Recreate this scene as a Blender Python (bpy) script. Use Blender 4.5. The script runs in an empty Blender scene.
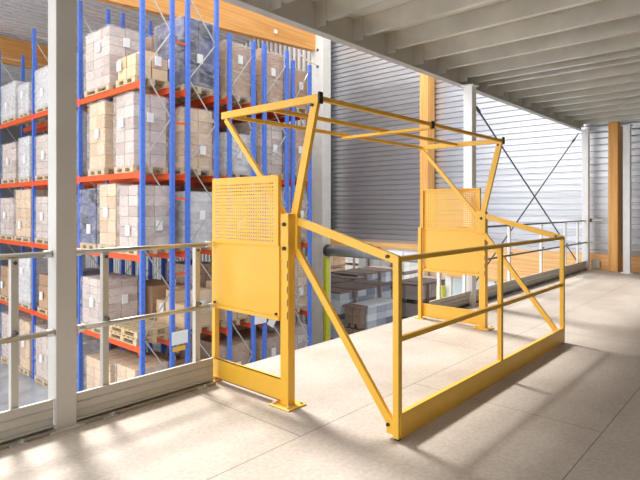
import bpy, bmesh, math, random
from mathutils import Vector, Matrix, noise
random.seed(7)
C = bpy.context.scene.collection
R = math.radians

# ------------------------------------------------------------------ materials
def new_mat(name):
    m = bpy.data.materials.new(name); m.use_nodes = True
    nt = m.node_tree; b = nt.nodes['Principled BSDF']
    return m, nt, b

def plain(name, col, rough=.5, metal=0., var=.06, scale=6., bump=0., bscale=60., spec=.5):
    m, nt, b = new_mat(name)
    N, L = nt.nodes, nt.links
    tc = N.new('ShaderNodeTexCoord')
    no = N.new('ShaderNodeTexNoise'); no.inputs['Scale'].default_value = scale; no.inputs['Detail'].default_value = 5
    L.new(tc.outputs['Object'], no.inputs['Vector'])
    cr = N.new('ShaderNodeValToRGB')
    e = cr.color_ramp.elements
    e[0].position = .3; e[1].position = .7
    e[0].color = (*[max(0, c*(1-var)) for c in col], 1); e[1].color = (*[min(1, c*(1+var)) for c in col], 1)
    L.new(no.outputs['Fac'], cr.inputs['Fac']); L.new(cr.outputs['Color'], b.inputs['Base Color'])
    b.inputs['Roughness'].default_value = rough; b.inputs['Metallic'].default_value = metal
    b.inputs['Specular IOR Level'].default_value = spec
    if bump:
        n2 = N.new('ShaderNodeTexNoise'); n2.inputs['Scale'].default_value = bscale
        L.new(tc.outputs['Object'], n2.inputs['Vector'])
        bp = N.new('ShaderNodeBump'); bp.inputs['Strength'].default_value = bump; bp.inputs['Distance'].default_value = .01
        L.new(n2.outputs['Fac'], bp.inputs['Height']); L.new(bp.outputs['Normal'], b.inputs['Normal'])
    return m

def wood(name, c1, c2, axis='X', rough=.55):
    m, nt, b = new_mat(name); N, L = nt.nodes, nt.links
    tc = N.new('ShaderNodeTexCoord'); mp = N.new('ShaderNodeMapping')
    s = {'X': (.5, 9, 14), 'Y': (9, .5, 14), 'Z': (9, 9, .5)}[axis]
    mp.inputs['Scale'].default_value = s
    no = N.new('ShaderNodeTexNoise'); no.inputs['Scale'].default_value = 1.6; no.inputs['Detail'].default_value = 6; no.inputs['Distortion'].default_value = .6
    L.new(tc.outputs['Object'], mp.inputs['Vector']); L.new(mp.outputs['Vector'], no.inputs['Vector'])
    cr = N.new('ShaderNodeValToRGB'); e = cr.color_ramp.elements
    e[0].position = .33; e[1].position = .66; e[0].color = (*c1, 1); e[1].color = (*c2, 1)
    L.new(no.outputs['Fac'], cr.inputs['Fac']); L.new(cr.outputs['Color'], b.inputs['Base Color'])
    b.inputs['Roughness'].default_value = rough
    return m

def carton_mat(name, c1, c2, rough=.75):
    m, nt, b = new_mat(name); N, L = nt.nodes, nt.links
    g = N.new('ShaderNodeNewGeometry'); cr = N.new('ShaderNodeValToRGB'); e = cr.color_ramp.elements
    e[0].color = (*c1, 1); e[1].color = (*c2, 1)
    L.new(g.outputs['Random Per Island'], cr.inputs['Fac'])
    tc = N.new('ShaderNodeTexCoord'); no = N.new('ShaderNodeTexNoise'); no.inputs['Scale'].default_value = 7; no.inputs['Detail'].default_value = 4
    L.new(tc.outputs['Object'], no.inputs['Vector'])
    mx = N.new('ShaderNodeMixRGB'); mx.blend_type = 'OVERLAY'; mx.inputs['Fac'].default_value = .18
    L.new(cr.outputs['Color'], mx.inputs['Color1']); L.new(no.outputs['Fac'], mx.inputs['Color2'])
    L.new(mx.outputs['Color'], b.inputs['Base Color']); b.inputs['Roughness'].default_value = rough
    return m

def wrap_mat(name, lo, hi, col=(.86, .86, .88)):
    m, nt, b = new_mat(name); N, L = nt.nodes, nt.links
    out = N['Material Output']
    b.inputs['Base Color'].default_value = (*col, 1); b.inputs['Roughness'].default_value = .28
    tr = N.new('ShaderNodeBsdfTransparent'); mx = N.new('ShaderNodeMixShader')
    tc = N.new('ShaderNodeTexCoord'); mp = N.new('ShaderNodeMapping'); mp.inputs['Scale'].default_value = (3, 3, 7)
    mp.inputs['Rotation'].default_value = (.35, .25, 0)
    no = N.new('ShaderNodeTexNoise'); no.inputs['Scale'].default_value = 1.2; no.inputs['Detail'].default_value = 3; no.inputs['Distortion'].default_value = .8
    mr = N.new('ShaderNodeMapRange'); mr.inputs['From Min'].default_value = .35; mr.inputs['From Max'].default_value = .65
    mr.inputs['To Min'].default_value = lo; mr.inputs['To Max'].default_value = hi
    L.new(tc.outputs['Object'], mp.inputs['Vector']); L.new(mp.outputs['Vector'], no.inputs['Vector'])
    L.new(no.outputs['Fac'], mr.inputs['Value']); L.new(mr.outputs['Result'], mx.inputs['Fac'])
    bp = N.new('ShaderNodeBump'); bp.inputs['Strength'].default_value = .25; bp.inputs['Distance'].default_value = .015
    L.new(no.outputs['Fac'], bp.inputs['Height']); L.new(bp.outputs['Normal'], b.inputs['Normal'])
    L.new(tr.outputs[0], mx.inputs[1]); L.new(b.outputs[0], mx.inputs[2]); L.new(mx.outputs[0], out.inputs['Surface'])
    return m

def floor_mat():
    m, nt, b = new_mat('chipboard_floor'); N, L = nt.nodes, nt.links
    tc = N.new('ShaderNodeTexCoord')
    n1 = N.new('ShaderNodeTexNoise'); n1.inputs['Scale'].default_value = 1.1; n1.inputs['Detail'].default_value = 7; n1.inputs['Roughness'].default_value = .62
    n2 = N.new('ShaderNodeTexNoise'); n2.inputs['Scale'].default_value = 38; n2.inputs['Detail'].default_value = 4
    for n in (n1, n2): L.new(tc.outputs['Object'], n.inputs['Vector'])
    c1 = N.new('ShaderNodeValToRGB'); e = c1.color_ramp.elements
    e[0].position = .32; e[1].position = .68; e[0].color = (.41, .35, .29, 1); e[1].color = (.56, .50, .435, 1)
    c2 = N.new('ShaderNodeValToRGB'); e = c2.color_ramp.elements
    e[0].position = .35; e[1].position = .65; e[0].color = (.84, .83, .82, 1); e[1].color = (1, 1, 1, 1)
    L.new(n1.outputs['Fac'], c1.inputs['Fac']); L.new(n2.outputs['Fac'], c2.inputs['Fac'])
    mu = N.new('ShaderNodeMixRGB'); mu.blend_type = 'MULTIPLY'; mu.inputs['Fac'].default_value = 1
    L.new(c1.outputs['Color'], mu.inputs['Color1']); L.new(c2.outputs['Color'], mu.inputs['Color2'])
    mp = N.new('ShaderNodeMapping'); mp.inputs['Location'].default_value = (.3, -.87+1.36*10, 0)
    br = N.new('ShaderNodeTexBrick'); br.inputs['Scale'].default_value = 1; br.inputs['Brick Width'].default_value = 2.6
    br.inputs['Row Height'].default_value = 1.36; br.inputs['Mortar Size'].default_value = .0035; br.inputs['Mortar Smooth'].default_value = 0
    br.inputs['Color1'].default_value = (1, 1, 1, 1); br.inputs['Color2'].default_value = (.97, .97, .97, 1); br.inputs['Mortar'].default_value = (.45, .42, .38, 1)
    L.new(tc.outputs['Object'], mp.inputs['Vector']); L.new(mp.outputs['Vector'], br.inputs['Vector'])
    m2 = N.new('ShaderNodeMixRGB'); m2.blend_type = 'MULTIPLY'; m2.inputs['Fac'].default_value = 1
    L.new(mu.outputs['Color'], m2.inputs['Color1']); L.new(br.outputs['Color'], m2.inputs['Color2'])
    # small dark scuffs
    vo = N.new('ShaderNodeTexVoronoi'); vo.inputs['Scale'].default_value = 2.3
    L.new(tc.outputs['Object'], vo.inputs['Vector'])
    lt = N.new('ShaderNodeMath'); lt.operation = 'LESS_THAN'; lt.inputs[1].default_value = .022
    L.new(vo.outputs['Distance'], lt.inputs[0])
    m3 = N.new('ShaderNodeMixRGB'); m3.inputs['Color2'].default_value = (.22, .18, .14, 1)
    sc = N.new('ShaderNodeMath'); sc.operation = 'MULTIPLY'; sc.inputs[1].default_value = .6
    L.new(lt.outputs[0], sc.inputs[0]); L.new(sc.outputs[0], m3.inputs['Fac'])
    L.new(m2.outputs['Color'], m3.inputs['Color1']); L.new(m3.outputs['Color'], b.inputs['Base Color'])
    b.inputs['Roughness'].default_value = .52; b.inputs['Specular IOR Level'].default_value = .35
    bp = N.new('ShaderNodeBump'); bp.inputs['Strength'].default_value = .15; bp.inputs['Distance'].default_value = .004
    L.new(n2.outputs['Fac'], bp.inputs['Height']); L.new(bp.outputs['Normal'], b.inputs['Normal'])
    return m

def clad_mat(name, col, rough=.3, metal=.85):
    m, nt, b = new_mat(name); N, L = nt.nodes, nt.links
    tc = N.new('ShaderNodeTexCoord')
    mp = N.new('ShaderNodeMapping'); mp.inputs['Scale'].default_value = (1, .4, 5.0)
    no = N.new('ShaderNodeTexNoise'); no.inputs['Scale'].default_value = .8; no.inputs['Detail'].default_value = 3
    L.new(tc.outputs['Object'], mp.inputs['Vector']); L.new(mp.outputs['Vector'], no.inputs['Vector'])
    bp = N.new('ShaderNodeBump'); bp.inputs['Strength'].default_value = .35; bp.inputs['Distance'].default_value = .06
    L.new(no.outputs['Fac'], bp.inputs['Height']); L.new(bp.outputs['Normal'], b.inputs['Normal'])
    b.inputs['Base Color'].default_value = (*col, 1); b.inputs['Roughness'].default_value = rough; b.inputs['Metallic'].default_value = metal
    return m

YEL = plain('safety_yellow_paint', (.83, .47, .045), .38, var=.03)
BLACK = plain('black_plastic', (.02, .02, .02), .5)
GREYM = plain('galvanised_post_paint', (.55, .53, .48), .42, .25, .05)
RAILM = plain('steel_rail', (.50, .47, .40), .28, .75, .06, 9)
RAILD = plain('dull_steel_rail', (.20, .19, .18), .4, .6)
COLM = plain('column_grey_paint', (.56, .545, .51), .42, .1, .05, 3)
WHITEM = plain('white_steel_paint', (.90, .90, .89), .45, 0, .04)
BLUE = plain('rack_blue_paint', (.085, .20, .72), .4, 0, .06)
ORANGE = plain('rack_orange_paint', (.80, .105, .02), .42, 0, .08)
ZINC = plain('zinc_brace', (.62, .61, .58), .35, .6, .08)
DARKM = plain('dark_steel', (.10, .10, .10), .45, .4)
CEILM = plain('galvanised_joist', (.76, .75, .69), .28, .6, .12, 2.2)
DECKM = plain('upper_deck_underside', (.74, .73, .66), .6, .1, .1, 1.5)
FLANGE = plain('edge_beam_paint', (.60, .59, .55), .4, .3, .05)
GLU = wood('glulam_x', (.66, .29, .065), (.82, .43, .13), 'X')
GLUZ = wood('glulam_z', (.74, .34, .08), (.90, .50, .16), 'Z')
GLUY = wood('glulam_y', (.82, .42, .13), (.95, .60, .26), 'Y')
PALW = wood('pallet_wood', (.50, .36, .20), (.70, .54, .34), 'Y', .8)
CLAD = clad_mat('corrugated_aluminium', (.54, .55, .575), .36, .80)
ROOFM = plain('roof_deck_steel', (.86, .84, .84), .4, .1, .04)
CONC = plain('warehouse_concrete', (.46, .49, .52), .25, 0, .28, 1.2)
CONCW = plain('pale_concrete', (.84, .83, .78), .8, 0, .05, 4)
YGREEN = plain('yellow_green_guard', (.72, .72, .04), .45)
PAPER = plain('white_paper', (.85, .85, .84), .7, 0, .02)
DUCT = plain('grey_duct', (.55, .57, .60), .35, .5, .06)
WALLW = plain('white_wall', (.78, .78, .76), .7, 0, .04, 1)
WALLD = plain('hall_wall_grey', (.20, .20, .22), .7, 0, .05, 1)
FROST = plain('frosted_panel', (.62, .70, .72), .25, 0, .04)
TARP = plain('brown_board', (.24, .165, .125), .7, 0, .12, 5)
FLOORM = floor_mat()
K_TAN = carton_mat('tan_cartons', (.64, .45, .27), (.82, .62, .41))
K_BRN = carton_mat('brown_cartons', (.40, .25, .15), (.58, .39, .24))
K_DBR = carton_mat('dark_board_bundle', (.16, .11, .08), (.28, .20, .15))
K_GRY = carton_mat('grey_cartons', (.50, .40, .345), (.72, .62, .55))
K_WHT = carton_mat('white_cartons', (.66, .62, .58), (.84, .81, .78))
K_DRK = carton_mat('dark_crates', (.03, .035, .05), (.14, .16, .30), .4)
K_BLU = carton_mat('blue_white_wrap_boxes', (.22, .26, .36), (.86, .89, .94), .35)
WR1 = wrap_mat('stretch_wrap_clear', .05, .30, (.86, .82, .82))
WR2 = wrap_mat('stretch_wrap_milky', .3, .6)

# ------------------------------------------------------------------ mesh helpers
class MB:
    def __init__(s): s.bm = bmesh.new()
    def box(s, a, b, bev=0., rot=None, org=None):
        a = Vector(a); b = Vector(b); c = (a+b)/2; d = b-a
        r = bmesh.ops.create_cube(s.bm, size=1, matrix=Matrix.Translation(c) @ Matrix.Diagonal((abs(d.x), abs(d.y), abs(d.z), 1)))
        vs = r['verts']
        if bev:
            es = list({e for v in vs for e in v.link_edges})
            rb = bmesh.ops.bevel(s.bm, geom=es, offset=bev, segments=2, affect='EDGES', profile=.5)
            vs = list({v for f in rb['faces'] for v in f.verts} | {v for v in vs if v.is_valid})
        if rot is not None:
            o = Vector(org if org is not None else c)
            bmesh.ops.transform(s.bm, verts=vs, matrix=Matrix.Translation(o) @ rot @ Matrix.Translation(-o))
        return s
    def bar(s, p, q, w, h, up=(0, 0, 1), bev=0.):
        """rectangular bar from p to q: w sideways, h along 'up'"""
        p = Vector(p); q = Vector(q); z = (q-p); ln = z.length; z.normalize()
        up = Vector(up); x = up.cross(z)
        if x.length < 1e-4: x = Vector((1, 0, 0)).cross(z)
        x.normalize(); y = z.cross(x)
        M = Matrix((x, y, z)).transposed().to_4x4(); M.translation = (p+q)/2
        r = bmesh.ops.create_cube(s.bm, size=1, matrix=M @ Matrix.Diagonal((w, h, ln, 1)))
        if bev:
            es = list({e for v in r['verts'] for e in v.link_edges})
            bmesh.ops.bevel(s.bm, geom=es, offset=bev, segments=2, affect='EDGES', profile=.5)
        return s
    def tube(s, p, q, r, seg=12, r2=None):
        p = Vector(p); q = Vector(q); d = q-p
        M = Matrix.Translation((p+q)/2) @ d.to_track_quat('Z', 'Y').to_matrix().to_4x4()
        bmesh.ops.create_cone(s.bm, cap_ends=True, segments=seg, radius1=r, radius2=r if r2 is None else r2, depth=d.length, matrix=M)
        return s
    def prism(s, pts, d, p0):
        """closed 2D polygon swept by vector d; pts are 3D points"""
        p0 = Vector(p0); d = Vector(d)
        a = [s.bm.verts.new(p0+Vector(p)) for p in pts]; b = [s.bm.verts.new(p0+Vector(p)+d) for p in pts]
        n = len(pts)
        s.bm.faces.new(a[::-1]); s.bm.faces.new(b)
        for i in range(n): s.bm.faces.new((a[i], a[(i+1) % n], b[(i+1) % n], b[i]))
        return s
    def build(s, name, mat, parent=None, smooth=False, org=None):
        bmesh.ops.recalc_face_normals(s.bm, faces=s.bm.faces)
        if org is not None: bmesh.ops.translate(s.bm, verts=s.bm.verts, vec=-Vector(org))
        me = bpy.data.meshes.new(name); s.bm.to_mesh(me); s.bm.free()
        if smooth:
            for p in me.polygons: p.use_smooth = True
        me.materials.append(mat)
        o = bpy.data.objects.new(name, me); C.objects.link(o)
        if org is not None: o.location = org
        if parent: o.parent = parent
        return o

def empty(name, loc, label, cat, group=None):
    o = bpy.data.objects.new(name, None); C.objects.link(o); o.location = loc; o.empty_display_size = .2
    return tag(o, label, cat, group)
def tag(o, label, cat, group=None):
    o['label'] = label; o['category'] = cat
    if group: o['group'] = group
    return o
def part(o, root):
    """parent with world position kept (root not rotated)"""
    o.parent = root
    o.location = Vector(o.location) - root.location if root.type == 'EMPTY' else o.location
    return o
def struct(o): o['kind'] = 'structure'; return o

# ------------------------------------------------------------------ setting
GZ = -3.25          # warehouse ground level, the platform floor is z = 0
XW = 13.3           # cladding wall
f = MB(); f.box((-2.6, -5, -.045), (13.1, 3.62, 0)); fl = struct(f.build('floor', FLOORM))
m = MB()
m.box((-2.6, 3.52, -.36), (13.1, 3.60, -.05)); m.box((-2.6, 3.40, -.36), (13.1, 3.52, -.34))
o = m.build('edge_channel', FLANGE, fl); o['kind'] = 'structure'
g = MB(); g.box((-14, -5.2, GZ-.1), (34, 34, GZ)); struct(g.build('floor.001', CONC))

# upper deck over the platform with joists
m = MB(); m.box((-2.6, -5, 3.5), (13.1, 3.62, 3.56)); ce = struct(m.build('ceiling', DECKM))
jx = [-2.2, -1.6, -.98, -.36, .26, .88, 1.5, 2.12, 2.74, 3.36, 3.98, 4.6, 5.23, 5.87, 6.45, 7.08, 7.45, 7.76, 8.37, 8.98, 9.57, 10.14, 10.76, 11.4, 12.08, 12.8]
for x in jx:
    m = MB()
    pts = [(0, 0, 0), (.065, 0, 0), (.065, 0, .018), (.06, 0, .018), (.06, 0, .005), (.005, 0, .005), (.005, 0, .19), (.065, 0, .19), (.065, 0, .2), (0, 0, .2)]
    m.prism(pts, (0, 8.4, 0), (x-.03, -4.92, 3.298))
    j = m.build('joist', CEILM, ce); j['kind'] = 'structure'
for i in range(len(jx)-1):
    a, b = jx[i], jx[i+1]
    if b-a > .4 and a > 3:
        for yb_ in (1.83, -1.2):
            o = MB().bar((a+.03, yb_, 3.32), (b-.03, yb_, 3.46), .022, .006).build('bridging_rod', ZINC, ce); o['kind'] = 'structure'
m = MB()
pts = [(0, 0, 0), (0, -.10, 0), (0, -.10, .012), (0, -.012, .012), (0, -.012, .35), (0, -.05, .35), (0, -.05, .362), (0, 0, .362)]
m.prism([(p[0], p[1], p[2]) for p in pts], (15.7, 0, 0), (-2.6, 3.62, 3.18))
o = m.build('edge_beam', FLANGE, ce); o['kind'] = 'structure'
for i, x in enumerate(jx):
    m = MB(); m.box((x-.045, 3.47, 3.24), (x-.037, 3.61, 3.50))
    o = m.build('joist_cleat', CEILM, ce); o['kind'] = 'structure'

# corrugated wall, horizontal ribs
def cladding(y0, y1, z0, z1, x, pitch=.15, depth=.05):
    m = MB(); prof = []
    z = z0
    while z < z1:
        for dz, dx in ((0, 0), (.135, .010), (.150, -depth), (.175, -depth), (.190, 0)):
            if z+dz*pitch/.2 <= z1: prof.append((z+dz*pitch/.2, dx))
        z += pitch
    prof.append((z1, 0))
    n = max(1, int((y1-y0)/1.0)); cols = []
    for k in range(n+1):
        y = y0+(y1-y0)*k/n
        cols.append([m.bm.verts.new((x-dx + .006*math.sin(y*1.7+zz*2.3), y, zz)) for zz, dx in prof])
    for k in range(n):
        for i in range(len(prof)-1):
            m.bm.faces.new((cols[k][i], cols[k+1][i], cols[k+1][i+1], cols[k][i+1]))
    return m
wl = struct(cladding(-5, 12.0, .33, 9.0, XW).build('wall_right', CLAD))
m = MB(); m.box((XW+.10, -5, .33), (XW+.16, 12.0, 9.0)); o = m.build('wall_backing', WALLD, wl); o['kind'] = 'structure'
# timber plinth under the cladding
m = MB(); m.box((XW-.14, -5, -.5), (XW+.1, 7.1, .33)); struct(m.build('trim_1', GLUY))
m = MB(); m.box((XW-.14, 7.1, -.06), (XW+.1, 11.9, .33)); struct(m.build('trim_5', GLUY))
m = MB(); m.box((XW-.05, 7.1, -.2), (XW+.1, 11.9, -.06)); struct(m.build('trim_6', DARKM))
# wall past the white column: upright ribs
m = MB()
m.box((XW+.05, 12.1, GZ), (XW+.15, 34, 9))
wr_ = struct(m.build('wall_right.001', plain('ribbed_wall_backing', (.30, .27, .24), .6)))
m = MB(); y = 12.2
while y < 30:
    m.box((XW-.03, y, GZ), (XW+.05, y+.10, 9)); y += .24
o = m.build('wall_ribs', WHITEM, wr_); o['kind'] = 'structure'
# lower wall below the timber band
m = MB(); m.box((XW, -5, GZ), (XW+.2, 4.6, -.5)); struct(m.build('wall_right.002', WALLW))
m = MB(); m.box((-14, -5.3, GZ), (XW+.2, -5.1, 9)); struct(m.build('wall_back_unseen', WALLD))  # unseen wall behind the camera, added to keep sky light out
m = MB(); m.box((-14, 34, GZ), (34, 34.2, 9.2)); struct(m.build('wall_far', WALLD))
# next hall seen under the wall
m = MB(); m.box((XW+.2, -5, 1.2), (21, 34, 1.3)); struct(m.build('ceiling_unseen', WALLW))  # unseen slab added to darken the stacks, cut short to admit some light
m = MB(); m.box((33.8, -5, GZ), (34, 34, 1.2)); struct(m.build('wall_right.003', WALLW))

# sectional doors with frosted panes in the lower wall
for i, (y0, y1) in enumerate(((4.6, 5.75), (5.95, 7.0))):
    m = MB()
    m.box((XW+.02, y0, GZ), (XW+.08, y1, -.5))
    d = struct(m.build('door_%d' % (i+1), WALLW))
    n = 2
    for k in range(n):
        w = (y1-y0)/n
        for zz in (-2.9, -2.1, -1.3):
            pm = MB(); pm.box((XW, y0+k*w+.06, zz), (XW+.02, y0+(k+1)*w-.06, zz+.68)); p = pm.build('pane', FROST, d); p['kind'] = 'structure'
    m = MB(); m.box((XW-.08, y1, GZ), (XW+.1, y1+.18, -.5)); struct(m.build('trim_%d' % (i+2), WHITEM))
# roof over the racks
m = MB(); m.box((-14, 13.0, 7.98), (XW+.2, 34, 8.05))
y = 13.0
while y < 30:
    m.box((-14, y, 7.88), (XW, y+.14, 7.98)); y += .34
struct(m.build('ceiling.001', ROOFM))

# glulam frame
gp = 'laminated timber roof beams over the racks'
for (p, q, h, lab) in (
    ((3.0, 11.75, 6.0+.45), (12.85, 11.75, 6.62+.42), .86, 'laminated timber roof beam ending at the pale concrete column'),
    ((-10, 21.7, 7.32), (XW-.1, 21.7, 7.22), .95, 'orange laminated timber roof beam at upper left, behind the grey column')):
    m = MB(); m.bar(p, q, .2, h); tag(m.build('timber_beam', GLU, org=p), lab, 'beam', gp)
m = MB(); m.box((10.85, 11.60, 6.70), (10.95, 11.655, 6.82), .01); 
o = m.build('lamp_sensor', WHITEM, org=(10.9, 11.62, 6.76)); tag(o, 'small white sensor box fixed to the timber roof beam', 'sensor')
for (y, wd, lab, z0, z1) in ((7.66, .13, 'laminated timber wall post seen above the far yellow mesh panel', .33, 8.2), (2.90, .095, 'laminated timber post at right, beside the grey steel column', 0.0, 3.3)):
    m = MB(); m.box((XW-.43, y-wd, z0), (XW-.05, y+wd, z1), .008)
    tag(m.build('timber_post', GLUZ, org=(XW-.24, y, z0)), lab, 'post', 'laminated timber posts on the metal wall')
m = MB()
for a_, b_ in (((11.9, 11.6, 6.3), (12.2, 11.55, 6.15)), ((12.2, 11.55, 6.15), (12.68, 11.5, 6.08))): m.tube(a_, b_, .025, 8)
tag(m.build('cable', WHITEM), 'short white cable running from the timber roof beam to the concrete column', 'cable')
# pale concrete column
r = empty('concrete_column', (12.95, 11.62, GZ), 'pale square concrete column between the rack ends and the metal wall', 'column')
m = MB(); m.box((12.72, 11.34, GZ), (13.14, 11.86, 9), .02); part(m.build('shaft', CONCW), r).location -= Vector((0, 0, 0))
for z in (4.9, 6.05, 6.6): part(MB().tube((12.70, 11.55, z), (12.73, 11.55, z), .045, 10).build('bolt', DARKM), r)
m = MB(); m.box((12.66, 11.12, GZ), (12.84, 11.26, -.20), .03); o = tag(m.build('corner_guard', YGREEN), 'tall yellow-green protective post standing by the pale concrete column', 'protective post', 'yellow-green protective posts')
m = MB(); m.box((12.9, 7.1, GZ), (13.1, 7.3, -.75), .03); o = tag(m.build('corner_guard', YGREEN), 'yellow-green protective post seen below the far yellow mesh panel', 'protective post', 'yellow-green protective posts')

# duct along the wall
r = empty('ventilation_duct', (12.75, 11.2, -.2), 'grey round duct running along the wall below the timber band', 'duct')
m = MB(); m.tube((12.8, 11.15, .02), (12.8, 7.35, .02), .17, 28); part(m.build('tube', DUCT, smooth=False), r)
for p in r.children:
    for pl in p.data.polygons: pl.use_smooth = len(pl.vertices) == 4
m = MB(); m.tube((12.8, 11.22, .02), (12.8, 11.1, .02), .195, 28); part(m.build('end_ring', DARKM), r)
for y in (9.6, 8.2): part(MB().tube((12.8, y-.015, .02), (12.8, y+.015, .02), .178, 28).build('joint_band', ZINC), r)
r = empty('pipe_valve', (13.1, 9.3, -.03), 'small pipe valve fixed on the timber wall band', 'valve')
m = MB(); m.tube((13.1, 9.15, .1), (13.1, 9.75, .1), .03, 10); m.tube((13.0, 9.3, .1), (13.16, 9.3, .1), .06, 12); part(m.build('pipe', ZINC), r)
m = MB(); m.box((12.96, 9.24, .08), (13.0, 9.36, .22), .01); part(m.build('handle', DARKM), r)
r = tag(MB().box((13.08, 3.22, .02), (13.16, 3.40, .22), .01).build('junction_box', GREYM, org=(13.12, 3.3, .02)), 'small grey electrical box at the foot of the far timber band', 'electrical box')

# steel columns on the platform edge
def steel_column(x, y, w, mat, lab, base=True, zb=0):
    r = empty('steel_column', (x, y, zb), lab, 'column', 'steel columns carrying the upper deck')
    m = MB(); m.box((x-w/2, y-w/2, 0), (x+w/2, y+w/2, 3.18), .006); part(m.build('shaft', mat), r)
    m = MB(); m.box((x-w*.8, y-w*.8, 0.), (x+w*.8, y+w*.8, .012)); part(m.build('base_plate', mat), r)
    m = MB(); m.box((x-w*.7, y-w*.7, 3.16), (x+w*.7, y+w*.7, 3.18)); part(m.build('head_plate', mat), r)
    return r
c1 = steel_column(1.385, 3.475, .130, COLM, 'grey steel column in the left foreground, standing at the guard rail')
steel_column(7.10, 3.46, .135, WHITEM, 'pale steel column behind the far mesh panel of the yellow gate')
steel_column(12.9, 3.46, .135, WHITEM, 'slim pale steel column at the far end of the guard rail')
steel_column(12.75, 2.60, .135, WHITEM, 'pale steel column immediately right of the far timber post')

# tie rods
for (p, q, lab) in (((7.2, 3.555, 3.1), (12.8, 3.555, .08), 'thin dark tie rod sloping down to the right between two pale columns'),
                    ((12.8, 3.59, 3.1), (7.2, 3.59, .08), 'thin dark tie rod sloping down to the left between two pale columns')):
    r = empty('tie_rod', p, lab, 'tie rod', 'crossed tie rods')
    m = MB(); m.tube(p, q, .013, 8); part(m.build('rod', DARKM), r)
    a, b = Vector(p), Vector(q); m = MB(); m.tube(a.lerp(b, .05), a.lerp(b, .075), .024, 8); part(m.build('turnbuckle', DARKM), r)

# ------------------------------------------------------------------ guard rails
def guard_rail(x0, x1, posts, lab, pm, y=3.46, rail_m=RAILM, rr_=.0175):
    r = empty('guard_rail', (x0, y, 0), lab, 'guard rail', 'steel guard rails along the platform edge')
    for px in posts:
        m = MB(); m.box((px-.022, y-.012, .02), (px+.022, y+.032, 1.10), .004); p = part(m.build('post', pm), r)
        m = MB(); m.box((px-.045, y-.09, 0), (px+.045, y+.04, .010)); m.tube((px+.02, y-.078, .0), (px+.02, y-.078, .028), .010, 8)
        o = m.build('foot', ZINC); o.parent = p; o.location = -Vector(r.location)*0
        for ya_, zz_ in ((y-.022, 1.07), (y-.05, .655)):
            o = MB().tube((px, ya_, zz_), (px, y-.01, zz_), .011, 8).build('bolt', DARKM); o.parent = p
    for (z, nm, yy) in ((1.11, 'top_rail', y+.01), (.62, 'mid_rail', y-.032)):
        m = MB(); m.tube((x0, yy, z), (x1, yy, z), rr_, 14)
        o = part(m.build(nm, rail_m), r)
        for pl in o.data.polygons: pl.use_smooth = len(pl.vertices) == 4
        for xe in (x1-.045, x0+.005):
            c = MB().tube((xe, yy, z), (xe+.04, yy, z), .024, 12).build('end_bracket', ZINC); c.parent = o
    m = MB()
    yk = y-.018
    pts = [(0, 0, .035), (0, -.03, .035), (0, -.03, .043), (0, -.006, .043), (0, -.006, .08), (0, -.014, .087), (0, -.006, .094), (0, -.006, .135), (0, -.014, .142), (0, -.006, .149), (0, -.006, .196), (0, -.022, .196), (0, -.022, .204), (0, 0, .204)]
    m.prism(pts, (x1-x0, 0, 0), (x0, yk, 0)); part(m.build('toe_board', GREYM), r)
    m = MB(); m.box((x0, yk-.05, .004), (x1, yk-.035, .02)); m.box((x0, yk-.012, .0), (x1, yk+.0, .03)); part(m.build('floor_track', rail_m), r)
    # children of r were authored in world space: shift meshes once
    return r
guard_rail(-.6, 1.315, (.35, 1.10), 'steel guard rail at far left, before the foreground column', GREYM)
guard_rail(1.455, 2.535, (1.66, 2.40), 'steel guard rail between the foreground column and the yellow gate', GREYM)
guard_rail(5.92, 7.03, (6.22, 6.95), 'short steel guard rail behind the far mesh panel of the yellow gate', WHITEM, rail_m=RAILD, rr_=.016)
guard_rail(7.17, 12.83, (8.55, 10.05, 11.45, 12.3), 'long steel guard rail at right with white posts, beyond the yellow gate', WHITEM, rail_m=RAILD, rr_=.016)
r = empty('wall_rail', (12.95, 3.3, 1.11), 'short steel rail joining the far column to the timber post', 'rail')
m = MB(); m.tube((13.0, 3.44, 1.12), (13.0, 3.12, 1.12), .02, 12); m.tube((12.98, 3.44, .62), (12.98, 3.12, .62), .015, 12); part(m.build('tube', RAILM), r)
m = MB(); m.box((12.95, 3.36, 1.08), (13.05, 3.42, 1.16), .006); part(m.build('clamp', DARKM), r)

# ------------------------------------------------------------------ yellow pallet gate
XL, XR = 2.60, 5.78
YR, YF, YG = 3.49, 2.65, 1.76
gate = empty('pallet_safety_gate', ((XL+XR)/2, 2.68, 0), 'yellow pivoting pallet gate with mesh side panels, standing at the platform edge', 'safety gate')
gl = gate.location.copy()
def gp_(mb, name, mat=YEL, par=None, smooth=False):
    o = mb.build(name, mat, smooth=smooth)
    if par is None: o.parent = gate; o.location = -gl
    else: o.parent = par
    return o
def perforated(mb, x, y0, y1, z0, z1, pitch=.025, hole=.0105):
    ny = int((y1-y0)/pitch); nz = int((z1-z0)/pitch); py = (y1-y0)/ny; pz = (z1-z0)/nz
    bm = mb.bm; cache = {}
    def V(y, z):
        k = (round(y, 5), round(z, 5))
        if k not in cache: cache[k] = bm.verts.new((x, y, z))
        return cache[k]
    for a in range(ny):
        for b in range(nz):
            ya, yb, za, zb = y0+a*py, y0+(a+1)*py, z0+b*pz, z0+(b+1)*pz
            cy, cz, h = (ya+yb)/2, (za+zb)/2, hole/2
            O = [V(ya, za), V(yb, za), V(yb, zb), V(ya, zb)]
            I = [V(cy-h, cz-h), V(cy+h, cz-h), V(cy+h, cz+h), V(cy-h, cz+h)]
            for i in range(4): bm.faces.new((O[i], O[(i+1) % 4], I[(i+1) % 4], I[i]))
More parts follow.
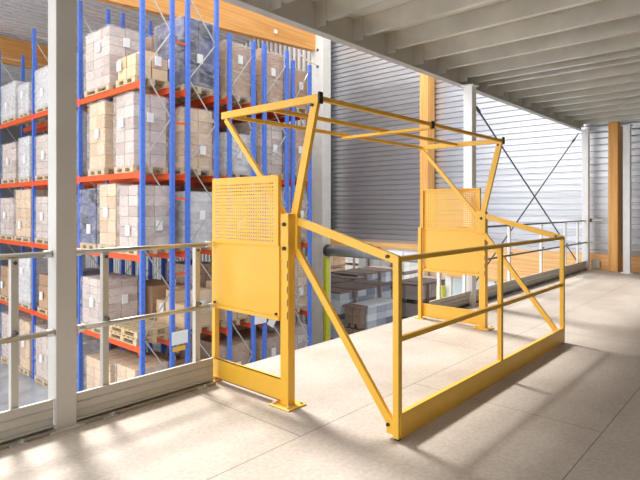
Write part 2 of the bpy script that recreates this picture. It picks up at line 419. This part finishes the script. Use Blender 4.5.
for sx, X in ((-1, XL), (1, XR)):
    side = 'near' if sx < 0 else 'far'
    m = MB(); m.box((X-.035, YF-.04, .01), (X+.035, YF+.04, 1.36), .005); fp = gp_(m, 'front_post')
    m = MB(); m.box((X-.09, YF-.10, 0), (X+.09, YF+.10, .012), .003); gp_(m, 'base_plate', YEL, fp)
    for dx, dy in ((-.065, -.07), (.065, -.07), (-.065, .07), (.065, .07)): gp_(MB().tube((X+dx, YF+dy, .012), (X+dx, YF+dy, .028), .012, 6), 'anchor_bolt', ZINC, fp)
    for z in (1.285, 1.115): gp_(MB().tube((X-.05, YF-.005, z), (X-.03, YF-.005, z), .014, 10), 'bolt', BLACK, fp)
    m = MB(); m.box((X-.022, YR-.022, .01), (X+.022, YR+.022, 1.15), .004); rp = gp_(m, 'rear_post')
    m = MB(); m.box((X-.05, YR-.06, 0), (X+.05, YR+.06, .01), .002); gp_(m, 'base_plate', YEL, rp)
    # toe plate between the posts
    def sb(mb, o1, y1, z1, o2, y2, z2, bev=0.):
        a, b = X+sx*o1, X+sx*o2
        return mb.box((min(a, b), y1, z1), (max(a, b), y2, z2), bev)
    m = MB(); sb(m, .034, YF+.02, .03, .028, YR, .19); sb(m, .034, YF+.02, .03, 0, YR, .036); sb(m, .034, YF+.02, .184, .01, YR, .19)
    gp_(m, 'toe_plate')
    # panel: perforated upper sheet in a folded frame, plain lower sheet
    xs = X+sx*.045
    ya, yb = YF+.05, YR-.02
    m = MB(); perforated(m, xs, ya+.045, yb-.035, 1.15, 1.59)
    sb(m, .044, ya, 1.12, .046, ya+.045, 1.625); sb(m, .044, yb-.035, 1.12, .046, yb, 1.625)
    sb(m, .044, ya+.045, 1.59, .046, yb-.035, 1.625); sb(m, .044, ya+.045, 1.12, .046, yb-.035, 1.15)
    up = gp_(m, 'mesh_panel')
    m = MB()
    sb(m, .047, ya-.002, 1.12, .015, ya+.010, 1.635, .002); sb(m, .047, yb-.010, 1.12, .015, yb+.002, 1.635, .002); sb(m, .047, ya, 1.622, .015, yb, 1.635, .002)
    sb(m, .049, ya, 1.125, .02, yb, 1.140, .002)
    gp_(m, 'panel_frame', YEL, up)
    m = MB(); sb(m, .041, ya-.01, .62, .038, yb, 1.13)
    sb(m, .052, ya-.01, .600, .015, yb, .628, .003); sb(m, .047, ya-.012, .62, .02, ya, 1.13, .002)
    lo = gp_(m, 'lower_sheet')
    for yy in (ya+.02, yb-.03):
        gp_(MB().tube((X+sx*.056, yy, .645), (X+sx*.036, yy, .645), .009, 8), 'bolt', BLACK, lo)
    for q in range(5):
        m = MB(); m.box((X-.0365, YF-.036, .62+q*.09), (X-.034, YF-.030, .67+q*.09)); gp_(m, 'slot', BLACK, fp)
    # pivoting guard, this side
    xg = X-sx*.055
    P = Vector((xg, YF-.03, 1.30))
    def lk(name, a, b, w=.03, h=.055): 
        mb = MB(); mb.bar((xg, a[0], a[1]), (xg, b[0], b[1]), w, h, up=(0, .3, 1) if abs(a[1]-b[1]) < .4 else (0, 1, 0), bev=.003); return gp_(mb, name)
    lk('lower_arm', (YF+.02, 1.325), (YG-.005, 1.085), .03, .055)
    lk('lower_strut', (YF-.02, 1.13), (YG+.03, .07), .03, .05)
    lk('upper_arm', (YF+.0, 1.26), (2.42, 2.17), .034, .062)
    lk('upper_strut', (YF-.03, 1.22), (3.42, 2.12), .028, .042)
    lk('raised_side_bar', (2.395, 2.155), (3.47, 2.155), .03, .055)
    m = MB(); m.box((xg-.022, YF-.06, 1.10), (xg+.022, YF+.05, 1.36), .006); pv = gp_(m, 'pivot_plate')
    for yy, z, rr_ in ((YF-.01, 1.28, .016), (YG+.06, 1.105, .011), (2.445, 2.11, .011), (YG+.055, .085, .011)):
        gp_(MB().tube((xg-.03, yy, z), (xg+.025, yy, z), rr_, 12), 'bolt', BLACK, pv)
    m = MB(); m.box((xg-.022, YG-.02, .012), (xg+.020, YG+.022, 1.105), .003); st = gp_(m, 'stanchion')
    m = MB(); m.box((xg-.016, YG-.014, .0), (xg+.014, YG+.014, .012)); gp_(m, 'rubber_foot', BLACK, st)
    m = MB(); m.box((xg-.02, YG+.02, .03), (xg+.015, YG+.07, .10), .003); gp_(m, 'bracket', YEL, st)
    m = MB(); m.box((xg-.018, 2.380, 2.115), (xg+.022, 2.396, 2.195), .002); gp_(m, 'end_cap', BLACK, gate.children[-1]) if False else gp_(m, 'end_cap', BLACK)
ga, gb = XL+.055, XR-.055
m = MB(); m.box((ga, YG-.018, 1.075), (gb, YG+.020, 1.105), .003); gp_(m, 'top_rail')
m = MB(); m.box((ga+.02, YG-.014, .59), (gb-.02, YG+.014, .622), .003); gp_(m, 'mid_rail')
m = MB(); m.box((ga, YG-.024, .015), (gb, YG-.020, .160)); m.box((ga, YG-.024, .156), (gb, YG+.008, .160)); m.box((ga, YG-.024, .014), (gb, YG+.012, .019)); gp_(m, 'toe_plate')
m = MB(); m.box((4.14, YG-.017, .02), (4.18, YG+.019, 1.08), .003); gp_(m, 'stanchion')
for y, nm in ((2.415, 'raised_bar'), (2.96, 'raised_bar'), (3.44, 'raised_bar')):
    m = MB(); m.box((ga, y-.016, 2.14), (gb, y+.016, 2.172), .003); gp_(m, nm)
m = MB(); m.box((4.17, 2.42, 2.115), (4.235, 3.45, 2.14), .002); gp_(m, 'raised_cross_bar')
m = MB(); m.box((4.165, 2.39, 2.12), (4.205, 2.40, 2.185)); gp_(m, 'end_cap', BLACK)

# ------------------------------------------------------------------ pallet racks
ROWS = [(5.34, 6.11), (6.40, 7.25), (7.53, 8.34), (8.61, 9.47), (9.60, 10.33)]
LEV = [GZ, -1.39, .45, 2.13, 3.95]
FR = [9.60, 12.45, 15.35, 18.25]
TOP = [6.3, 6.3, 5.42, 5.45, 5.25]
rname = ['leftmost', 'second', 'third', 'fourth', 'rightmost']
PW, PD = .09, .07
for ri, (xa, xb) in enumerate(ROWS):
    nb = 3 if ri < 2 else 2
    lab = ['blue and orange pallet rack, leftmost row, with white braces at its near end',
           'blue and orange pallet rack back to back with the leftmost row',
           'blue and orange pallet rack seen through and above the near yellow mesh panel',
           'blue and orange pallet rack right of the near mesh panel, fourth row from the left',
           'blue and orange pallet rack next to the pale concrete column'][ri]
    r = empty('pallet_rack', ((xa+xb)/2, FR[0], GZ), lab, 'pallet rack', 'blue and orange pallet racks')
    off = -Vector(r.location)
    zt = TOP[ri]
    def rp_(mb, name, mat, par=None):
        o = mb.build(name, mat)
        if par is None: o.parent = r; o.location = off
        else: o.parent = par
        return o
    for fi in range(nb+1):
        y = FR[fi]
        ups = []
        for x in (xa+PW/2, xb-PW/2):
            m = MB()
            w, d, t = PW/2, PD, .012
            pts = [(-w, 0, 0), (w, 0, 0), (w, d, 0), (w-.02, d, 0), (w-.02, t, 0), (-w+.02, t, 0), (-w+.02, d, 0), (-w, d, 0)]
            m.prism(pts, (0, 0, zt-GZ), (x, y, GZ)); u = rp_(m, 'upright', BLUE); ups.append(u)
            m = MB(); m.box((x-.08, y-.03, GZ), (x+.08, y+.10, GZ+.01)); rp_(m, 'foot_plate', BLUE, u)
            if fi < 2:
                m = MB(); z = GZ+.15
                while z < zt-.1:
                    m.box((x-.007, y-.0015, z), (x+.007, y+.001, z+.028)); z += .15
                rp_(m, 'slots', DARKM, u)
        m = MB(); z = GZ+.25; k = 0; yy = y+PD*.5
        xl, xr = xa+PW, xb-PW
        m.bar((xl, yy, z), (xr, yy, z), .03, .02)
        while z+.9 < zt:
            a, b = ((xl, xr) if k % 2 == 0 else (xr, xl))
            m.bar((a, yy, z), (b, yy, z+.85), .022, .02, up=(0, 1, 0)); z += .9; k += 1
        m.bar((xl, yy, zt-.2), (xr, yy, zt-.2), .03, .02)
        rp_(m, 'bracing', ZINC)
    for bi in range(nb):
        ya, yb = FR[bi]+PD, FR[bi+1]
        for li, z in enumerate(LEV[1:]):
            for k, x in enumerate((xa+.025, xb-.025)):
                m = MB(); m.box((x-.022, ya, z-.125), (x+.022, yb, z), .004)
                b = rp_(m, 'beam', ORANGE)
                s = -1 if k == 0 else 1
                for yc in (ya-.02, yb-.05): rp_(MB().box((x+s*.024-.004, yc, z-.16), (x+s*.024+.004, yc+.07, z+.03)), 'end_connector', ORANGE, b)
    if ri in (0, 1):
        pass
    if ri == 1:
        for z in (.0, 1.6, 3.2, 4.9): rp_(MB().box((ROWS[0][1]+.001, FR[0]+.02, z-.02), (ROWS[1][0], FR[0]+.05, z+.02)), 'row_spacer', ORANGE)
        tag(MB().box((6.03, FR[0]-.012, -1.48), (6.42, FR[0]-.004, -1.20)).build('load_sign', PAPER, org=(6.2, FR[0]-.008, -1.34)), 'larger white load sign on the rack posts, just left of the yellow gate', 'sign')
        tag(MB().box((6.05, FR[0]-.012, -1.62), (6.36, FR[0]-.004, -1.52)).build('rack_tag', YEL, org=(6.2, FR[0]-.008, -1.57)), 'yellow strip sign right below the larger white load sign', 'sign')
    if ri == 3:
        m = MB(); m.box((8.3, FR[0]-.012, -1.42), (8.68, FR[0]-.004, -1.14)); tag(m.build('load_sign', PAPER), 'white load sign visible beneath the near yellow mesh panel', 'sign')
        m = MB(); m.box((8.75, FR[0]-.012, -1.55), (8.98, FR[0]-.004, -1.30), rot=Matrix.Rotation(R(32), 4, 'Y')); tag(m.build('loose_sheet', PAPER), 'tilted white sheet right of the load sign under the mesh panel', 'sheet')

# ------------------------------------------------------------------ pallet loads
def pallet_mesh(dx, dy):
    m = MB()
    for k in range(7):
        y = -dy/2 + (dy-.1)*k/6
        m.box((-dx/2, y, .122), (dx/2, y+.1, .144))
    for x in (-dx/2, -.05, dx/2-.1):
        m.box((x, -dy/2, .1), (x+.1, dy/2, .122)); m.box((x, -dy/2, 0), (x+.1, dy/2, .022))
        for y in (-dy/2, -.07, dy/2-.14): m.box((x, y, .022), (x+.1, y+.14, .1))
    return m
def cartons_mesh(dx, dy, h, nx, ny, nz, jit=.006, seed=0, cut=0):
    rr = random.Random(seed); m = MB(); z = .146; hz = h/nz
    for k in range(nz):
        flip = k % 2
        a, b = (nx, ny)
        for i in range(a):
            for j in range(b):
                if k == nz-1 and cut and rr.random() < cut: continue
                x0 = -dx/2+dx*i/a; y0 = -dy/2+dy*j/b
                g = .004+rr.random()*jit
                o = (rr.random()-.5)*jit*2
                m.box((x0+g+o*.5, y0+g, z+.002), (x0+dx/a-g+o*.5, y0+dy/b-g, z+hz-.003), .006)
        z += hz
    return m
def wrap_mesh(dx, dy, h, seed):
    m = MB(); bm = m.bm
    nz = 14; n = 9
    def ring(z, e):
        pts = []
        X, Y = dx/2+e, dy/2+e
        for i in range(n): pts.append((-X+2*X*i/n, -Y))
        for i in range(n): pts.append((X, -Y+2*Y*i/n))
        for i in range(n): pts.append((X-2*X*i/n, Y))
        for i in range(n): pts.append((-X, Y-2*Y*i/n))
        out = []
        for (x, y) in pts:
            v = noise.noise(Vector((x*3+seed*7, y*3, z*3)))
            s = 1+.010*v
            out.append(bm.verts.new((x*s, y*s, z)))
        return out
    rings = [ring(.06+(h+.10)*k/nz, .030+.004*math.sin(k*1.9+seed)) for k in range(nz+1)]
    q = len(rings[0])
    for k in range(nz):
        for i in range(q): bm.faces.new((rings[k][i], rings[k][(i+1) % q], rings[k+1][(i+1) % q], rings[k+1][i]))
    bm.faces.new(rings[-1])
    return m
KINDS = {
 'empty': (None, None, ''),
 'tan':   (K_TAN, WR1, 'wrapped tan cartons'),
 'plain': (K_TAN, None, 'bare tan boxes'),
 'grey':  (K_GRY, WR1, 'pinkish wrapped cartons'),
 'white': (K_WHT, WR2, 'white wrapped cartons'),
 'brown': (K_BRN, None, 'bare brown boxes'),
 'dark':  (K_DRK, WR1, 'wrapped dark crates'),
 'tall':  (K_BRN, WR1, 'big brown cartons'),
}
NUM = {'tan': (2, 3, 5), 'plain': (2, 3, 3), 'grey': (2, 3, 6), 'white': (2, 3, 5), 'brown': (1, 2, 3), 'dark': (2, 3, 4), 'tall': (1, 2, 2)}
protos = {}
def copy_tree(o, parent=None):
    c = o.copy(); C.objects.link(c)
    if parent: c.parent = parent
    for ch in o.children: copy_tree(ch, c)
    return c
def make_load(kind, dy, h, loc, label, group, flip=False):
    key = (kind, dy, round(h, 2))
    if key not in protos:
        dx = .80
        seed = len(protos)*3+1
        r = empty('pallet_load', loc, label, 'pallet load', group)
        p = pallet_mesh(dx, dy).build('pallet', PALW, r)
        mat, wr, _ = KINDS[kind]; nx, ny, nz = NUM[kind]
        if dy < 1: ny = max(2, ny-1)
        cartons_mesh(dx-.04, dy-.04, h, nx, ny, nz, .01 if kind in ('plain', 'brown') else .006, seed, .25 if kind in ('plain', 'brown') else 0).build('carton_stack', mat, r)
        if wr: wrap_mesh(dx-.04, dy-.04, h, seed).build('stretch_wrap', wr, r)
        m = MB(); rr = random.Random(seed)
        yy = (rr.random()-.5)*dy*.4; zz = .3+rr.random()*h*.5
        m.box((-dx/2-.030, yy, zz), (-dx/2+.0, yy+.15, zz+.21)); m.build('paper_label', PAPER, r)
        x0_ = rr.random()*.2-.1
        MB().box((x0_, -dy/2-.030, zz+.1), (x0_+.14, -dy/2+.0, zz+.3)).build('paper_label', PAPER, r)
        protos[key] = r
        return r
    c = copy_tree(protos[key]); c.location = loc; c['label'] = label; c['group'] = group
    return c
lname = ['on the ground', 'on lowest shelf', 'on second shelf', 'on third shelf', 'on top shelf']
pname = ['nearest the platform', 'second from platform', 'third from platform', 'fourth from platform', 'fifth from platform', 'sixth from platform', 'seventh from platform', 'eighth from platform']
rnd = random.Random(11)
over = {  # (row, level): list of (kind, length, height) from the near end
 (0, 4): [('plain', .8, .62), ('grey', 1.2, 1.15), ('grey', 1.2, 1.0), ('white', 1.2, .9), ('white', 1.2, .9), ('white', .8, .7)],
 (0, 3): [('grey', .8, 1.35), ('tan', .8, 1.35), ('plain', 1.2, 1.2), ('white', 1.2, 1.3), ('grey', 1.2, .95), ('white', .8, 1.0)],
 (0, 2): [('grey', .8, 1.15), ('tan', .8, 1.2), ('dark', .8, 1.1), ('grey', 1.2, 1.0), ('grey', 1.2, 1.0), ('tan', 1.2, 1.2)],
 (0, 1): [('empty', 1.2, 0), ('grey', 1.2, .95), None, ('dark', .8, 1.0), ('brown', 1.2, .8), ('white', 1.2, 1.2)],
 (0, 0): [('tan', .8, 1.1), ('tan', 1.2, 1.0), ('grey', .8, 1.1), ('white', 1.2, 1.1), ('grey', 1.2, 1.2), ('tan', .8, 1.2)],
 (1, 4): [('dark', 1.2, 1.35), ('tall', 1.2, 1.2)],
 (1, 3): [('tan', 1.2, 1.2), ('grey', 1.2, 1.2)],
 (1, 2): [('white', 1.2, 1.05), ('brown', 1.2, 1.2)],
 (1, 1): [('plain', 1.2, .72), ('brown', 1.2, 1.1)],
 (1, 0): [('plain', 1.2, .9), ('brown', 1.2, 1.1)],
 (2, 4): [('tall', 1.2, 1.1), ('tall', 1.2, 1.1)],
 (2, 3): [('white', 1.2, .8), ('tall', 1.2, 1.2)],
 (2, 2): [('tan', 1.2, 1.0), ('brown', 1.2, 1.2)],
 (2, 1): [('plain', 1.2, .8), ('tan', 1.2, 1.1)],
 (2, 0): [('tall', 1.2, 1.15), ('brown', 1.2, 1.2)],
 (3, 4): [('tall', 1.2, 1.15), ('tall', 1.2, 1.15)],
 (3, 3): [('grey', 1.2, 1.2), ('tall', 1.2, 1.2)],
 (3, 2): [('white', 1.2, 1.1), ('brown', 1.2, 1.2)],
 (3, 1): [('brown', 1.2, 1.1), ('brown', 1.2, 1.2)],
 (3, 0): [('tall', 1.2, 1.1), ('brown', 1.2, 1.2)],
 (4, 4): [('brown', 1.2, .9), ('tall', 1.2, 1.1)],
 (4, 3): [('tall', 1.2, 1.2), ('tan', 1.2, 1.2)],
 (4, 2): [('grey', 1.2, 1.1), ('tan', 1.2, 1.2)],
 (4, 1): [('tan', 1.2, 1.2), ('tan', 1.2, 1.2)],
 (4, 0): [('grey', 1.2, 1.2), ('tan', 1.2, 1.2)],
}
rowdesc = ['of leftmost rack row', 'of second rack row from left', 'of middle rack row', 'of fourth rack row from left', 'of rightmost rack row']
for ri, (xa, xb) in enumerate(ROWS):
    xc = (xa+xb)/2
    for li in range(5):
        L = over[(ri, li)]; n = 0
        bays = 3 if ri == 0 else 2 if ri == 1 else 1
        for bi in range(bays):
            a, b = FR[bi]+PD+.04, FR[bi+1]-.04
            if bi == 0: sel = L[:3] if sum(q[1] if q else .8 for q in L[:3]) < 2.72 else L[:2]
            elif ri == 1: sel = L[::-1]
            elif bi == 1: sel = L[3:5]
            else: sel = [L[5], L[4]]
            tot = sum(q[1] if q else .8 for q in sel); gap = (b-a-tot)/(len(sel)+1); y = a+gap*.5
            for q in sel:
                w = q[1] if q else .8
                if q:
                    kd, dy, h = q
                    lab = '%s %s %s, %s' % (KINDS[kd][2], lname[li], rowdesc[ri], pname[n])
                    h *= 1.1
                    if kd == 'empty':
                        for k_ in range(2):
                            tag(pallet_mesh(.8, 1.2).build('wooden_pallet', PALW, org=(0, 0, 0)), ('lower' if k_ == 0 else 'upper')+' of two empty pallets at the near end of the lowest shelf', 'pallet', 'empty wooden pallets').location = (xc+.02*k_, y+w/2-.0, LEV[li]+.001+k_*.146)
                        n += 1; y += w+gap*1.25; continue
                    make_load(kd, dy, h, (xc-.0+(rnd.random()-.5)*.02, y+w/2+(rnd.random()-.5)*.03, LEV[li]+.001), lab, 'pallet loads in the racks')
                    n += 1
                y += w+gap*1.25

# ------------------------------------------------------------------ stock in the next hall
gs = 'stacks of boards and wrapped bundles in the lower hall'
def stack(x, y, dx, dy, h, wr, lab, straps=3, rz=0, levels=2, board=TARP):
    r = empty('wrapped_stack', (x, y, GZ), lab, 'stack', gs)
    z = 0
    for k in range(levels):
        hh = h/levels
        for i in range(3): MB().box((-dx/2, -dy/2+(dy-.15)*i/2, z), (dx/2, -dy/2+(dy-.15)*i/2+.15, z+.12)).build('bearer', TARP, r)
        n = max(2, int(dy/.5)); nq = max(1, int(dx/.5)); mb = MB(); nk = max(1, round(hh/.3))
        for i in range(n):
            for q in range(nq):
                for v in range(nk):
                    za_, zb_ = z+.12+(hh-.16)*v/nk, z+.12+(hh-.16)*(v+1)/nk
                    mb.box((-dx/2+dx*q/nq+.01, -dy/2+dy*i/n+.012, za_+.004), (-dx/2+dx*(q+1)/nq-.01, -dy/2+dy*(i+1)/n-.012, zb_-.006))
        mb.build('bundle', wr, r)
        z += hh
    m = MB(); m.box((-dx/2-.05, -dy/2-.05, h-.04), (dx/2+.05, dy/2+.05, h+.02)); m.build('cover_board', board, r)
    for i in range(straps):
        along = dx > dy
        L_ = dx if along else dy
        c0 = -L_/2+L_*(i+.5)/straps
        m = MB()
        if along:
            m.box((c0-.07, -dy/2-.07, .02), (c0+.07, -dy/2-.052, h+.035)); m.box((c0-.07, -dy/2-.07, h+.02), (c0+.07, dy/2+.07, h+.035))
        else:
            m.box((-dx/2-.07, c0-.07, 0.02), (-dx/2-.052, c0+.07, h+.035)); m.box((-dx/2-.07, c0-.07, h+.02), (dx/2+.07, c0+.07, h+.035))
        m.build('strap', TARP, r)
    return r
stack(15.25, 12.15, 3.0, 1.42, 1.75, K_BLU, 'long strapped stack with brown top, the nearest beyond the concrete column', 2)
stack(15.4, 13.8, 3.3, 1.5, 1.76, K_BLU, 'second long brown-topped stack, directly behind the nearest one', 3)
stack(15.7, 15.5, 3.6, 1.5, 1.74, K_BLU, 'third long brown-topped stack, behind the first two', 2)
stack(16.5, 17.4, 4.2, 1.6, 1.9, K_WHT, 'white wrapped stack behind the three long brown-topped stacks', 2, board=K_TAN)
stack(19.4, 14.6, 3.2, 1.5, 1.75, K_BLU, 'long brown-topped stack further right, seen past the guard corner post', 3)
stack(19.8, 11.9, 2.6, 1.3, 1.5, K_GRY, 'grey wrapped stack seen between the guard corner post and far panel', 2)
stack(13.72, 10.78, .30, .68, 1.38, K_DBR, 'dark brown crate stack in front of the nearest long stack', 0)
stack(14.78, 10.78, 1.6, .68, 1.36, K_BLU, 'low bluish wrapped bundle right of the dark brown crates', 0, levels=1, board=K_BLU)
stack(23.6, 16.2, 1.6, 3.0, 2.5, K_WHT, 'tall white wrapped stack behind the brown-topped stacks, left of the blue beam', 2, board=K_GRY)
stack(22.5, 20.3, 1.6, 2.6, 2.6, K_BRN, 'tall brown stack far back beside the concrete column', 1)
stack(26.5, 15.0, 1.4, 2.6, 2.3, K_TAN, 'tan stack far back near the guard corner post', 1)
stack(22.5, 23.5, 3.2, 1.6, 2.2, K_GRY, 'grey wrapped stack far back at left in the lower hall', 1)
stack(27.5, 21.0, 1.7, 3.0, 1.9, K_WHT, 'white wrapped stack near the distant blue rack beam', 1)
stack(17.5, 8.6, 1.3, 1.6, 1.1, K_WHT, 'white wrapped stack seen below the far mesh panel', 1, board=K_WHT)
stack(20.5, 9.6, 1.3, 2.0, 1.9, K_GRY, 'grey stack with dark strap behind the low white stack', 2)
r = empty('storage_rack', (29.5, 16, GZ), 'distant rack with a blue beam in the lower hall', 'rack')
for y in (12.0, 15.0, 18.0):
    m = MB(); m.box((29.4, y-.05, GZ), (29.5, y+.05, .2)); part(m.build('upright', BLUE), r)
for z in (-1.7, -.9):
    m = MB(); m.box((29.36, 12, z), (29.4, 18, z+.14)); part(m.build('beam', BLUE if z < -1 else ORANGE), r)

# shift children authored in world space under empties whose location is not zero was handled by part()
# ------------------------------------------------------------------ camera and light
cam = bpy.data.cameras.new('camera'); co = bpy.data.objects.new('camera', cam); C.objects.link(co)
co.location = (0, 0, 1.4)
co.rotation_euler = (R(90), 0, R(42.0-90))
cam.lens = 522/640*36; cam.sensor_width = 36; cam.shift_y = -32/640; cam.clip_end = 200
bpy.context.scene.camera = co

sd = Vector((-.13, -.574, -.81)).normalized()
s = bpy.data.lights.new('sun', 'SUN'); s.energy = 3.7; s.angle = R(10); s.color = (1, .96, .92)
so = bpy.data.objects.new('sun', s); C.objects.link(so); so.rotation_euler = sd.to_track_quat('-Z', 'Y').to_euler(); so.location = (5, 14, 14)

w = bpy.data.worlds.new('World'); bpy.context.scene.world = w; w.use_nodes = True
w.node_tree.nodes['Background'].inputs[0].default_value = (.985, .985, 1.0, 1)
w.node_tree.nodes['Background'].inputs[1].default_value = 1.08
# soft sky, with added fill brightness towards the open side of the hall
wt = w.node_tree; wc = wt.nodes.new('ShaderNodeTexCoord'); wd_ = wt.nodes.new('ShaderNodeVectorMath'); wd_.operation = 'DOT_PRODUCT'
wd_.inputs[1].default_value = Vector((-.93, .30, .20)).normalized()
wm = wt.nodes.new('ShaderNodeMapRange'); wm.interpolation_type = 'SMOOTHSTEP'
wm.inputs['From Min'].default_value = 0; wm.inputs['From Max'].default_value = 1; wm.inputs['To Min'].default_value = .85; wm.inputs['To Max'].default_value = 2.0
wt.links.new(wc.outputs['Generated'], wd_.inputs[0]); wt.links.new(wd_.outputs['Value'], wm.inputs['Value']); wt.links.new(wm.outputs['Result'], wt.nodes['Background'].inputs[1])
vs = bpy.context.scene.view_settings
vs.view_transform = 'Standard'; vs.look = 'None'; vs.gamma = 1; vs.exposure = .76; vs.use_curve_mapping = False
